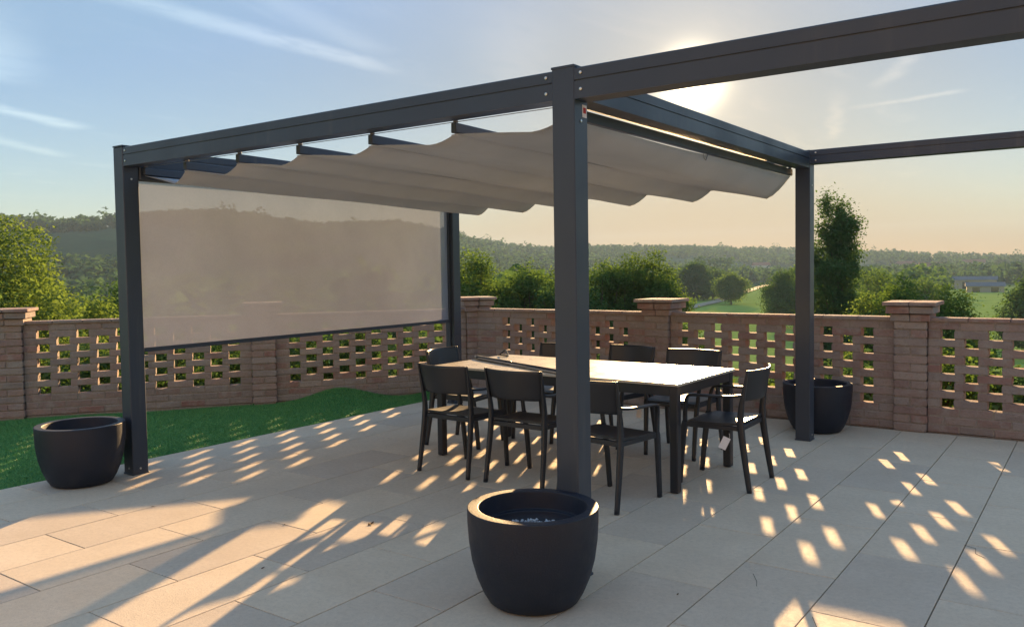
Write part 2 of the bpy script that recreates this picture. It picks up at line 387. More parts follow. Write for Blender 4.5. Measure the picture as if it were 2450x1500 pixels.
# dirt road strip through the valley field
road = MB(); pts = []
for az, r in [(25, 215), (23.5, 250), (21.7, 292), (20.6, 350), (19.6, 415), (18.5, 520)]:
    a = math.radians(az); pts.append(Vector((-r * math.sin(a), r * math.cos(a), 0)))
rg = []
for k, q in enumerate(pts):
    t_ = (pts[min(k + 1, 5)] - pts[max(k - 1, 0)]).normalized(); nx = Vector((-t_.y, t_.x, 0)) * 2.2
    rg.append([(*(q + s_ * nx).xy, float(terrain_z(*(q + s_ * nx).xy)) + .25) for s_ in (-1, 1)])
road.add([q for r_ in rg for q in r_], [(2 * k, 2 * k + 1, 2 * k + 3, 2 * k + 2) for k in range(5)])
struct(road.build('dirt_road', M['dirt']))

# ------------------------------------------------------------------ unseen house behind the camera, added to bounce warm light onto the terrace
hs = thing('unseen_bounce_house', 'unseen plastered house added behind the camera to bounce warm sunlight', 'house', (-1.0, -9.5, 0))
HW = MB()
for x0, x1, z0, z1 in ((-8, -5.2, -4.0, 5.6), (-4.0, -.9, -4.0, 5.6), (.9, 4.0, -4.0, 5.6), (5.2, 8, -4.0, 5.6), (-5.2, -4.0, -4.0, .9), (-5.2, -4.0, 2.4, 4.0), (-5.2, -4.0, 5.4, 5.6), (4.0, 5.2, -4.0, .9), (4.0, 5.2, 2.4, 4.0), (4.0, 5.2, 5.4, 5.6), (-.9, .9, 2.4, 5.6), (-.9, .9, -4.0, 0)):
    HW.box((x0, -.4, z0), (x1, 0, z1))
HW.box((-8, -8, -4.0), (-7.6, -.401, 5.6)).box((7.6, -8, -4.0), (8, -.401, 5.6)).box((-7.6, -8, -4.0), (7.6, -7.6, 5.6))
HW.build('wall', M['facade'], hs)
MB().add([(-8.5, .6, 6.1), (8.5, .6, 6.1), (8.5, -4, 7.7), (-8.5, -4, 7.7), (8.5, -8.6, 6.1), (-8.5, -8.6, 6.1)], [(0, 1, 2, 3), (3, 2, 4, 5), (0, 5, 4, 1), (0, 3, 5), (1, 4, 2)]).build('roof', M['roof'], hs)
for x, z, hx, hz_ in ((-4.6, 1.65, .6, .75), (-4.6, 4.7, .6, .7), (4.6, 1.65, .6, .75), (4.6, 4.7, .6, .7), (0, 1.2, .9, 1.2)):
    wn = MB().box((x - hx, -.30, z - hz_), (x + hx, -.27, z + hz_)).build('window', M['glass'], hs)
    fr_ = MB()
    for sx_ in (-1, 0, 1): fr_.box((x + sx_ * (hx - .03) - .03, -.26, z - hz_), (x + sx_ * (hx - .03) + .03, -.22, z + hz_))
    fr_.build('window_frame', M['metal'], wn)

WG = MB()      # unseen side wing, added to bounce sunlight onto floor and right-hand faces
for y0, y1, z0, z1 in ((.0, 4.0, -4, 4.8), (5.2, 8.0, -4, 4.8), (9.4, 12.0, -4, 4.8), (4.0, 5.2, -4, .9), (4.0, 5.2, 2.4, 4.8), (8.0, 9.4, 2.3, 4.8), (8.0, 9.4, -4, 0)):
    WG.box((6.6, y0, z0), (7.0, y1, z1))
WG.build('wall', M['facade'], hs)
MB().add([(6.2, .0, 4.75), (6.2, 12.4, 4.75), (11, 12.4, 6.2), (11, .0, 6.2)], [(0, 3, 2, 1)]).build('roof', M['roof'], hs)
for y, z, hy, hz_ in ((4.6, 1.65, .6, .75), (8.7, 1.15, .7, 1.15)):
    wn = MB().box((6.86, y - hy, z - hz_), (6.89, y + hy, z + hz_)).build('window', M['glass'], hs)

# ------------------------------------------------------------------ terrace floor: slab + separate tiles
TW, X_EDGE, Y_BACK = .45, -6.4626, 8.235
floor = MB(); floor.box((X_EDGE, -9.48, -1.4), (5.55, 8.30, -.022)); floor = struct(floor.build('terrace_floor', M['joint']))
tile_mesh = {}
def tile(x0, x1, y0, y1):
    g = .0029; k = (round(x1 - x0, 3), round(y1 - y0, 3))
    if k not in tile_mesh: tile_mesh[k] = MB().obox((0, 0, 0), ((x1 - x0) / 2 - g, (y1 - y0) / 2 - g, .011), ch=.0016).mesh('tile', M['tile'])
    o = link('tile', tile_mesh[k], floor, ((x0 + x1) / 2, (y0 + y1) / 2, -.011 + rnd.uniform(-.0006, .0006)))
    o.rotation_euler = (rnd.uniform(-1, 1) * .0006, rnd.uniform(-1, 1) * .0009, 0)
for k in range(-3, 16):
    xa = -5.1126 + .45 * k; ph = 5.27 if k % 2 == 0 else 4.27      # half-bond
    m_ = -4
    while True:
        ya, yb = (ph + 2 * m_) * .45, (ph + 2 * m_ + 2) * .45
        if ya > Y_BACK: break
        m_ += 1
        if yb < -.6: continue
        if min(yb, Y_BACK) - ya < .02: continue
        tile(xa, xa + .45, ya, min(yb, Y_BACK))
def crack(pts, wd=.0022):
    b = MB()
    for a, c in zip(pts, pts[1:]): b.bar((*a, .0006), (*c, .0006), wd, .0008)
    return b.build('crack', M['crack'], floor)
crack([(-1.03, 3.66), (-.965, 3.52), (-.87, 3.41), (-.86, 3.33), (-.80, 3.215)], .003)
crack([(-1.42, 4.02), (-1.37, 3.93), (-1.35, 3.87)])
crack([(-.62, 5.05), (-.56, 5.02), (-.55, 4.93), (-.50, 4.88)])

# ------------------------------------------------------------------ artificial lawn wedge between terrace and left wall
WA = np.array([-9.563, 4.230]); WD = np.array([.6104, .7921]); WN = np.array([.7921, -.6104])     # left wall: origin, direction, normal to camera
def lawn_z(x, y):
    t_ = (x - WA[0]) * WD[0] + (y - WA[1]) * WD[1]; n_ = (x - WA[0]) * WN[0] + (y - WA[1]) * WN[1]
    z = .15 * np.exp(-((t_ - 3.38) / .42) ** 2) * np.exp(-(np.clip(n_, 0, None) / .55) ** 2) + .07 * np.exp(-((t_ - 4.6) / .25) ** 2) * np.exp(-(np.clip(n_, 0, None) / .3) ** 2)
    return -.018 + z * smooth((X_EDGE - x) / .3) + .008 * np.sin(3 * x) * np.cos(2.3 * y)
ys = np.linspace(.2, 8.28, 110); us = np.linspace(0, 1, 60)
UU, YY = np.meshgrid(us, ys); XW = WA[0] + WD[0] * (YY - WA[1]) / WD[1] - .1; XX = X_EDGE - .002 + UU * np.minimum(XW - X_EDGE, -.02)
ZZ = lawn_z(XX, YY)
V = np.stack([XX, YY, ZZ], -1).reshape(-1, 3); ni = len(us)
i, j = np.meshgrid(np.arange(len(ys) - 1), np.arange(ni - 1), indexing='ij')
F = np.stack([i * ni + j, i * ni + j + 1, (i + 1) * ni + j + 1, (i + 1) * ni + j], -1).reshape(-1, 4)
lawn = struct(link('lawn', npmesh('lawn', V, F[:, ::-1], M['soil'], True)))
n = 330000
gy = rng.uniform(1.6, 8.25, n); gw = WA[0] + WD[0] * (gy - WA[1]) / WD[1]; gx = rng.uniform(-10.0, X_EDGE, n)
ok = (gx > gw) & (gx < X_EDGE - .004); gx, gy = gx[ok], gy[ok]; n = len(gx)
gz = lawn_z(gx, gy); a = rng.uniform(0, 2 * PI, n); hh = rng.uniform(.008, .020, n); ln = rng.normal(0, .017, (n, 2)); wd = rng.uniform(.0016, .003, n)
P0 = np.stack([gx - np.cos(a) * wd, gy - np.sin(a) * wd, gz - .003], -1); P1 = np.stack([gx + np.cos(a) * wd, gy + np.sin(a) * wd, gz - .003], -1)
P2 = np.stack([gx + ln[:, 0], gy + ln[:, 1], gz + hh], -1)
stuff(tag(link('grass', npmesh('grass', np.stack([P0, P1, P2], 1).reshape(-1, 3), np.arange(3 * n).reshape(-1, 3), M['turf'])), 'short dark green turf between the terrace and the left brick wall', 'grass'))

# ------------------------------------------------------------------ brick walls
def brick_variants(L, Wd, Hh, k=5):
    out = []
    for _ in range(k):
        Vb, Fb = chamfer_box((L / 2, Wd / 2, Hh / 2), .0045)
        jit = {}
        Vn = []
        for q in Vb:
            key = tuple(1 if c > 0 else -1 for c in q)
            if key not in jit: jit[key] = Vector((rnd.uniform(-.003, .003), rnd.uniform(-.003, .003), rnd.uniform(-.0022, .0022)))
            Vn.append(Vector(q) + jit[key] + Vector((rnd.uniform(-.001, .001),) * 3))
        out.append(MB().add(Vn, Fb).mesh('brick', M['brick']))
    return out
CH, BH, TH = .0766, .0635, .12
bm = {}
def get_brick(L, Wd):
    k = (round(L / .01), round(Wd / .01))
    if k not in bm: bm[k] = brick_variants(k[0] * .01, k[1] * .01, BH, 4)
    return rnd.choice(bm[k])

class Wall:
    def __init__(s, name, label, org, dirv, in_view):
        s.o = np.array(org); s.d = np.array(dirv) / np.hypot(*dirv); s.nv = np.array([s.d[1], -s.d[0]]); s.ang = math.atan2(s.d[1], s.d[0])
        s.root = thing(name, label, 'wall', (org[0], org[1], 0), s.ang); s.view = in_view
        s.mort = MB(); s.rest = MB()
        s.R = Matrix.Rotation(0, 3, 'Z')
    # local frame: x along the wall, y away from camera (front face at y=0), z up
    def brick(s, x0, x1, yc, wy, zc, name='brick', L=None):
        j = lambda q: rnd.uniform(-q, q)
        if s.view(x0, x1):
            o = link(name, get_brick(x1 - x0, wy), s.root, ((x0 + x1) / 2 + j(.002), yc + j(.003), zc + j(.0015)), (j(.008), j(.006), j(.012)))
        else: s.rest.obox(((x0 + x1) / 2, yc + j(.003), zc), ((x1 - x0) / 2, wy / 2, BH / 2), ch=.004)
    def panel(s, x0, x1, n, c, hole, a0=None):
        a = x0 + (((x1 - x0) - ((n - 1) * c + hole)) / 2 if a0 is None else a0)
        courses = []
        for k in range(13):
            zc = k * CH + CH / 2 + .004; iv = []
            def fill(p, q):
                L = q - p
                if L < .03: return
                m = max(1, round(L / .262)); 
                for t_ in range(m): iv.append((p + t_ * L / m + (.005 if t_ else 0), p + (t_ + 1) * L / m - (.005 if t_ < m - 1 else 0)))
            if 3 <= k < 12:
                hs = [(a + i_ * c, a + i_ * c + hole) for i_ in range((k - 3) % 2, n, 2)]
                p = x0
                for h0, h1 in hs: fill(p, h0); p = h1
                fill(p, x1)
            else:
                off = .13 if k % 2 else 0.0
                p = x0
                if off: iv.append((x0, x0 + off - .006)); p = x0 + off + .006
                while p < x1 - .001:
                    q = min(p + .25, x1); 
                    if x1 - q < .07: q = x1
                    iv.append((p, q)); p = q + .012
            for p, q in iv:
                s.brick(p, q, .06, TH, zc)
            for (p, q), (p2, q2) in zip(iv, iv[1:]):
                if p2 - q < .03: s.mort.box((q - .004, .007, zc - BH / 2), (p2 + .004, TH - .007, zc + BH / 2 + .002))
            courses.append((zc, iv))
        for (z0, A), (z1, B) in zip(courses, courses[1:]):
            # mortar bed between two courses wherever both have brick
            mA = merge(A); mB = merge(B)
            for p, q in mA:
                for p2, q2 in mB:
                    l, r_ = max(p, p2), min(q, q2)
                    if r_ - l > .01: s.mort.box((l + .003, .006, z0 + BH / 2 - .003), (r_ - .003, TH - .006, z1 - BH / 2 + .003))
        s.mort.box((x0 + .004, .012, -1.2), (x1 - .004, TH - .012, .006))
        # coping of terracotta slabs
        m = max(1, round((x1 - x0) / .31)); L = (x1 - x0) / m; zt = 13 * CH + .004
        s.mort.box((x0, .004, zt - .012), (x1, TH - .004, zt + .004))
        cm = [MB().obox((0, 0, 0), (L / 2 - .003, .081, .0155), ch=.003).mesh('coping_slab', M['brick']) for _ in range(1)]
        for k in range(m):
            xa = x0 + (k + .5) * L
            if s.view(xa, xa): link('coping_slab', cm[0], s.root, (xa, .06 + rnd.uniform(-.003, .003), zt + .019 + rnd.uniform(-.0015, .0015)), (rnd.uniform(-.01, .01), rnd.uniform(-.006, .006), rnd.uniform(-.01, .01)))
            else: s.rest.obox((xa, .06, zt + .019), (L / 2 - .003, .081, .0155))
    def pillar(s, x0, x1):
        wd = x1 - x0; f = -.05; b = f + wd; hw = wd / 2; mid = (x0 + x1) / 2; ym = (f + b) / 2
        s.mort.box((x0 + .012, f + .012, -1.2), (x1 - .012, b - .012, 13 * CH + .02))
        for k in range(13):
            zc = k * CH + CH / 2 + .004
            if k % 2: s.brick(x0, mid - .006, ym, wd, zc); s.brick(mid + .006, x1, ym, wd, zc)
            else: s.brick(x0, x1, f + hw / 2 - .003, hw - .006, zc); s.brick(x0, x1, b - hw / 2 + .003, hw - .006, zc)
        z = 13 * CH + .004 + BH / 2
        for e in (.025, .055):
            s.brick(x0 - e, mid - .004, ym, wd + 2 * e, z); s.brick(mid + .004, x1 + e, ym, wd + 2 * e, z); z += BH + .006
        z += -BH / 2 + .019
        for h0, h1 in ((x0 - .085, mid - .003), (mid + .003, x1 + .085)):
            link('cap_slab', MB().obox((0, 0, 0), ((h1 - h0) / 2, hw + .085, .016), ch=.003).mesh('cap_slab', M['brick']), s.root, ((h0 + h1) / 2, ym, z), (0, rnd.uniform(-.01, .01), 0))
    def close(s):
        s.mort.build('mortar', M['mortar'], s.root)
        if s.rest.n: stuff(s.rest.build('brickwork', M['brick'], s.root))
def merge(iv):
    out = []
    for p, q in iv:
        if out and p - out[-1][1] < .03: out[-1] = (out[-1][0], q)
        else: out.append((p, q))
    return out
# left wall (oblique); local origin is WA
lw = Wall('brick_wall', 'perforated brick wall behind the lawn, running left from the corner pillar', WA, WD, lambda a, b: b > -.35)
lw.pillar(-.26, .05); lw.panel(.05, 2.40, 11, .197, .124); lw.pillar(2.40, 2.67); lw.panel(2.67, 4.97, 10, .193, .122, .157); lw.pillar(4.97, 5.25)
lw.panel(-2.55, -.26, 11, .195, .112); lw.pillar(-2.82, -2.55); lw.close()
# rear wall
rw = Wall('brick_wall', 'perforated brick wall along the rear terrace edge with two capped pillars', (-6.10, 8.245), (1, 0), lambda a, b: a < 5.72)
RX = lambda x: x + 6.10
rw.panel(-.32, RX(-4.09), 10, .178, .106, .392); rw.pillar(RX(-4.09), RX(-3.81)); rw.panel(RX(-3.81), RX(-1.585), 11, .184, .111, .089); rw.pillar(RX(-1.585), RX(-1.31))
rw.panel(RX(-1.31), RX(.92), 11, .184, .111, .101); rw.pillar(RX(.92), RX(1.20)); rw.close()

# ------------------------------------------------------------------ pergola
XA0, XA1, XB0, XB1, YF, YR = -6.145, -6.020, -2.205, -2.080, 3.45, 7.312
PW = .125
per = thing('pergola', 'anthracite aluminium pergola frame standing on the terrace', 'pergola', (XA0, YF, 0))
def wbuild(b, name, m, root, smooth=False):
    """geometry given in world coordinates, parented to root"""
    o = Vector(root.location)
    b.V = [tuple(Vector(q) - o) for q in b.V]
    return b.build(name, m, root, smooth)
def post(x0, y0, zt):
    b = MB().box((x0, y0, .004), (x0 + PW, y0 + PW, zt), .004); p_ = wbuild(b, 'post', M['metal'], per)
    wbuild(MB().box((x0 - .004, y0 - .004, 0), (x0 + PW + .004, y0 + PW + .004, .012), .002), 'base_plate', M['metal'], per)
    return p_
post(XA0, YF, 2.482); post(XB0, YF, 2.490); post(XA0, YR, 2.49); post(XB0, YR, 2.497); post(1.75, YF, 2.485); post(1.75, YR, 2.497)
def beam(a, b_, zb, zt, gz, wdt=PW - .008, gd=.006):
    """beam with a groove line along both sides at height gz"""
    a, b_ = Vector(a), Vector(b_); y = (b_ - a).normalized(); x = Vector((y.y, -y.x, 0)); h = wdt / 2
    prof = [(-h, zb), (h, zb), (h, gz - .004), (h - gd, gz - .004), (h - gd, gz + .004), (h, gz + .004), (h, zt - .006), (h - .006, zt), (-h + .006, zt), (-h, zt - .006), (-h, gz + .004), (-h + gd, gz + .004), (-h + gd, gz - .004), (-h, gz - .004)]
    rings = [[q + x * px + Vector((0, 0, pz)) for px, pz in prof] for q in (a, b_)]
    return wbuild(MB().sweep(rings), 'beam', M['metal'], per)
h_ = PW / 2
beam((XA1, YF + h_, 0), (XB0, YF + h_, 0), 2.338, 2.480, 2.421); beam((XB1, YF + h_, 0), (1.75, YF + h_, 0), 2.332, 2.480, 2.418)
beam((XA1, YR + h_, 0), (XB0, YR + h_, 0), 2.378, 2.495, 2.445); beam((XB1, YR + h_, 0), (1.75, YR + h_, 0), 2.378, 2.495, 2.445)
beam((XB0 + h_, YF + PW, 0), (XB0 + h_, YR, 0), 2.345, 2.482, 2.425); beam((XA0 + h_, YF + PW, 0), (XA0 + h_, YR, 0), 2.345, 2.482, 2.425)
beam((1.75 + h_, YF + PW, 0), (1.75 + h_, YR, 0), 2.345, 2.482, 2.425)
# cap plates on the posts
for x in (XA0, XB0): wbuild(MB().box((x - .003, YF - .003, 2.484), (x + PW + .003, YF + PW + .003, 2.496), .002), 'post_cap', M['metal'], per)
# aluminium running rails on the inner undersides
for y, z in ((YF + PW + .016, 2.397), (YR - .016, 2.386)):
    wbuild(MB().box((XA1 + .002, y - .014, z - .012), (XB0 - .002, y + .014, z + .014)), 'rail', M['rail'], per)
wbuild(MB().box((XB0 - .030, YF + PW + .03, 2.352), (XB0 - .002, YR - .03, 2.364)), 'rail', M['rail'], per)
def screw(x, y, z, ax='y'):
    q0 = Vector((x, y, z)); dv = Vector((0, -.004, 0)) if ax == 'y' else Vector((.004, 0, 0))
    wbuild(MB().tube([q0, q0 + dv, q0 + dv * 1.2], [.0075, .0075, .004], 10), 'screw', M['steel'], per)
for x in (XA1 + .03, XB0 - .035, XB1 + .035):
    for z in (2.452, 2.375): screw(x, YF + .004, z)
for x in (XB1 + .045,):
    for z in (2.470, 2.405): screw(x, YR + .004, z)
screw(XB1, YF + .06, 2.235, 'x'); screw(XA1, YF + .065, 2.245, 'x'); screw(XB1, YR + .06, 2.2, 'x'); screw(XA1, YF + .06, .045, 'x'); screw(XB1, YR + .06, .05, 'x'); screw(XA1 - .05, YF, .05)
st = wbuild(MB().box((XB1 - .001, YF + .075, 2.255), (XB1 + .0012, YF + .115, 2.315)), 'sticker', M['paper'], per)
wbuild(MB().box((XB1 + .0005, YF + .082, 2.275), (XB1 + .0020, YF + .108, 2.302)), 'print', M['red_print'], per).parent = st
# screen cassette under the left beam
wbuild(MB().box((XA0 + .015, YF + PW + .004, 2.245), (XA1 + .01, YR - .004, 2.342), .006), 'screen_cassette', M['metal'], per)

# ------------------------------------------------------------------ sliding fabric canopy
bars = [-5.990, -5.460, -4.850, -4.230, -3.585, -2.945, -2.235]
canopy = thing('fabric_canopy', 'taupe cloth canopy hanging in waves from the pergola sliding bars', 'canopy', (XA1, YF, 2.22))
Y0, Y1 = YF + PW + .035, YR - .04
def bar_bottom(i, f): return (2.279 - .066 * f) if i < 6 else 2.284      # the bars fall slightly towards the rear
NYC = 26; rings = []; TT = .71
for k in range(NYC + 1):
    f = k / NYC; y = Y0 + (Y1 - Y0) * f; row = []
    for i in range(6):
        a, b = bars[i], bars[i + 1]; za, zb = bar_bottom(i, f) - .004, bar_bottom(i + 1, f) - .004
        drop = ((.085, .065, .050, .045, .042, .042)[i]) * (1 - f) + (.098 if i < 5 else .108) * f
        for j_ in range(14 if i < 5 else 15):
            t_ = j_ / 14; x = a + (b - a) * t_; lo = za - drop
            if t_ < TT: q = t_ / TT; z = za + (lo - za) * (q ** 1.05) * (1 - .05 * math.sin(PI * q))
            else: q = (t_ - TT) / (1 - TT); z = lo + (zb - lo) * (q ** 1.3) - .007 * math.sin(PI * q)
            z += .005 * math.sin(3.1 * f * PI + x * 5) * math.sin(PI * f) + .003 * math.sin(x * 31 + f * 9) * math.sin(PI * f) * math.sin(PI * t_)
            row.append((x, y, z))
    rings.append(row)
V = [q for r_ in rings for q in r_]; m_ = len(rings[0])
cl = MB().add(V, [(i * m_ + j, i * m_ + j + 1, (i + 1) * m_ + j + 1, (i + 1) * m_ + j) for i in range(NYC) for j in range(m_ - 1)])
clo = wbuild(cl, 'cloth', M['cloth'], canopy, True)
md = clo.modifiers.new('thickness', 'SOLIDIFY'); md.thickness = .0025
for i, x in enumerate(bars):
    z0, z1 = bar_bottom(i, 0) + .029, bar_bottom(i, 1) + .029
    br = wbuild(MB().bar((x, Y0 - .012, z0), (x, Y1 + .012, z1), .036, .056, ch=.004), 'crossbar', M['metal'], canopy)
    for y, z, zr in ((Y0 + .01, z0, 2.384), (Y1 - .01, z1, 2.372)):
        wbuild(MB().box((x - .011, y - .010, z + .029), (x + .011, y + .010, zr), .002), 'bracket', M['nylon'], canopy)
        wbuild(MB().tube([(x - .022, y, zr - .004), (x + .022, y, zr - .004)], .008, 10), 'trolley_wheel', M['nylon'], canopy)
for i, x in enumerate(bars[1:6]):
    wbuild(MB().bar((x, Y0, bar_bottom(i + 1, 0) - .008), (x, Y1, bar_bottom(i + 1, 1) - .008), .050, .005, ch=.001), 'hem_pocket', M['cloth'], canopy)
wbuild(MB().tube([(bars[0], Y0 + .004, 2.340), (XB0 + .02, Y0 + .004, 2.340)], .0022, 6), 'pull_cable', M['wire'], canopy)
wbuild(MB().tube([(bars[6] + .01, 5.36, 2.284), (bars[6] + .01, 5.37, 2.248), (bars[6] + .01, 5.40, 2.238), (bars[6] + .01, 5.42, 2.266), (bars[6] + .01, 5.43, 2.284)], .003, 6), 'pull_loop', M['wire'], canopy)

# ------------------------------------------------------------------ roller screen on the left bay
scr = thing('roller_screen', 'beige see-through screen lowered between the two left pergola posts', 'screen', (XA0 + .06, YF, .9))
xs = XA0 + .062
b = MB(); NS, NZ = 30, 20; V = []
for k in range(NZ + 1):
    for i in range(NS + 1):
        y = YF + PW + .006 + (YR - YF - PW - .012) * i / NS; z = .955 + (2.25 - .955) * k / NZ
        V.append((xs + .006 * math.sin(i * .55) * math.sin(PI * k / NZ) + .004 * math.sin(PI * i / NS), y, z))
b.add(V, [(k * (NS + 1) + i, k * (NS + 1) + i + 1, (k + 1) * (NS + 1) + i + 1, (k + 1) * (NS + 1) + i) for k in range(NZ) for i in range(NS)])
wbuild(b, 'screen_cloth', M['screen'], scr, True)
wbuild(MB().box((xs - .014, YF + PW + .004, .925), (xs + .016, YR - .004, .958), .004), 'bottom_bar', M['metal'], scr)
for y in (YF + PW + .001, YR - .023): wbuild(MB().box((xs - .02, y, .02), (xs + .02, y + .022, 2.25), .002), 'guide', M['metal'], scr)

# ------------------------------------------------------------------ planters
def planter(loc, label):
    p_ = thing('planter', label, 'planter', loc, rnd.uniform(0, 6), 'round dark planters on the terrace')
    prof = [(.005, .004), (.190, .004), (.200, .006), (.210, .014), (.232, .05), (.262, .12), (.284, .20), (.297, .29), (.302, .37), (.3030, .420), (.3030, .434), (.3028, .4375), (.3005, .4398), (.2985, .4402), (.297, .4402), (.256, .4402), (.254, .4400), (.2515, .438), (.2505, .435), (.250, .430)]
    inner = [(.250, .430), (.249, .420), (.246, .358), (.245, .354), (.240, .352), (.228, .351), (.225, .349), (.224, .344), (.220, .296), (.19, .292), (.005, .292)]
    MB().lathe(prof, 96).build('pot', M['pot'], p_, True)
    MB().lathe(inner, 96).build('liner', M['pot'], p_, True)
    g = MB(); ico = [(0, 0, 1), (.9, 0, .3), (.28, .85, .3), (-.72, .53, .3), (-.72, -.53, .3), (.28, -.85, .3), (0, 0, -1)]
    fc = [(0, 1, 2), (0, 2, 3), (0, 3, 4), (0, 4, 5), (0, 5, 1), (6, 2, 1), (6, 3, 2), (6, 4, 3), (6, 5, 4), (6, 1, 5)]
    for _ in range(900):
        a, r = rnd.uniform(0, 2 * PI), .205 * math.sqrt(rnd.random()); s_ = rnd.uniform(.006, .012); ph = rnd.uniform(0, 6)
        c = Vector((r * math.cos(a), r * math.sin(a), .298 + rnd.uniform(0, .018))); Mx = Matrix.Rotation(ph, 3, 'Z') @ Matrix.Rotation(rnd.uniform(0, 3), 3, 'X')
        g.add([c + Mx @ Vector(q) * s_ for q in ico], fc)
    stuff(g.build('clay_pebbles', M['clay'], p_))
planter((-2.150, 3.155, 0), 'dark planter in front of the nearest pergola post')
planter((-6.150, 3.130, 0), 'dark planter by the lawn edge, beside the left pergola post')
planter((-2.165, 7.845, 0), 'dark planter behind the far right pergola post, against the rear wall')

# ------------------------------------------------------------------ table
tb_rot = math.radians(-1.4)
TB = thing('dining_table', 'long dining table with pale plank top and anthracite legs', 'table', (-3.40, 5.66, 0), tb_rot)
LX, LY, TZ = 1.09, .49, .745
npl = 9; wpl = 2 * LX / npl
pm = MB().obox((0, 0, 0), (wpl / 2 - .0016, LY, .009), ch=.0012).mesh('plank', M['top'])
for k in range(npl): link('plank', pm, TB, (-LX + (k + .5) * wpl, 0, TZ - .009))
fr = MB()
for sy in (-1, 1): fr.box((-LX + .012, sy * (LY - .03) - .014, TZ - .088), (LX - .012, sy * (LY - .03) + .014, TZ - .0185), .002)
for sx_ in (-1, 1): fr.box((sx_ * (LX - .03) - .014, -LY + .045, TZ - .087), (sx_ * (LX - .03) + .014, LY - .045, TZ - .0187), .002)
fr.build('apron', M['plastic'], TB)
for sx_ in (-1, 1):
    for sy in (-1, 1): MB().obox((sx_ * (LX - .041), sy * (LY - .041), (TZ - .0188) / 2 + .002), (.030, .030, (TZ - .0188) / 2 - .002), ch=.006).build('leg', M['plastic'], TB)
# pole and hook lying on the table
pl = thing('awning_pole', 'dark grey awning pole lying diagonally across the pale table', 'pole', (-4.42, 5.71, TZ))
pb = Vector((-3.20, 5.19, TZ + .016)); pa = Vector((-4.47, 5.74, TZ + .016))
wbuild(MB().tube([pa, pa + (pb - pa) * .4, pa + (pb - pa) * .405, pb], [.016, .016, .0125, .0125], 14), 'shaft', M['metal'], pl, True)
wbuild(MB().tube([pa + Vector((-.035, .012, 0)), pa], [.013, .0155], 12), 'ferrule', M['steel'], pl, True)
side = Vector((pb - pa).normalized().cross(Vector((0, 0, 1)))) * .032
wbuild(MB().tube([pa + side + (pb - pa) * .05 - Vector((0, 0, .006)), pb + side - Vector((0, 0, .006))], .009, 12), 'handle_rod', M['rail'], pl, True)
hk = thing('folding_hook', 'small dark folding hook lying at the far left corner of the table', 'hook', (-4.40, 6.02, TZ))
wbuild(MB().bar((-4.45, 6.02, TZ + .012), (-4.36, 6.05, TZ + .006), .02, .012, ch=.002).bar((-4.44, 6.02, TZ + .012), (-4.40, 6.06, TZ + .055), .012, .012, ch=.002), 'arm', M['plastic'], hk)
wbuild(MB().bar((-4.40, 6.06, TZ + .055), (-4.35, 6.03, TZ + .010), .016, .008, ch=.002), 'clip', M['steel'], hk)

# ------------------------------------------------------------------ chairs (stacking resin armchairs)
def catmull(pts, n):
    out = []; P_ = [pts[0]] + pts + [pts[-1]]
    for i in range(1, len(P_) - 2):
        for k in range(n):
            t_ = k / n; p0, p1, p2, p3 = (Vector(P_[i + o]) for o in (-1, 0, 1, 2))
            out.append(.5 * ((2 * p1) + (-p0 + p2) * t_ + (2 * p0 - 5 * p1 + 4 * p2 - p3) * t_ ** 2 + (-p0 + 3 * p1 - 3 * p2 + p3) * t_ ** 3))
    out.append(Vector(pts[-1])); return out
def strut(b, pts, wx, wy, n=5, xdir=(1, 0, 0)):
    """rounded rectangular member swept along a path; wx, wy lists of widths"""
    path = catmull(pts, n); rings = []; m = len(path)
    for i, q in enumerate(path):
        f = i / (m - 1); t_ = (path[min(i + 1, m - 1)] - path[max(i - 1, 0)]).normalized()
        x = Vector(xdir); x = (x - t_ * x.dot(t_)).normalized(); y = t_.cross(x)
        a = np.interp(f, np.linspace(0, 1, len(wx)), wx) / 2; c = np.interp(f, np.linspace(0, 1, len(wy)), wy) / 2; e = min(a, c) * .45
        rings.append([q + x * px + y * py for px, py in ((-a + e, -c), (a - e, -c), (a, -c + e), (a, c - e), (a - e, c), (-a + e, c), (-a, c - e), (-a, -c + e))])
    b.sweep(rings); return b
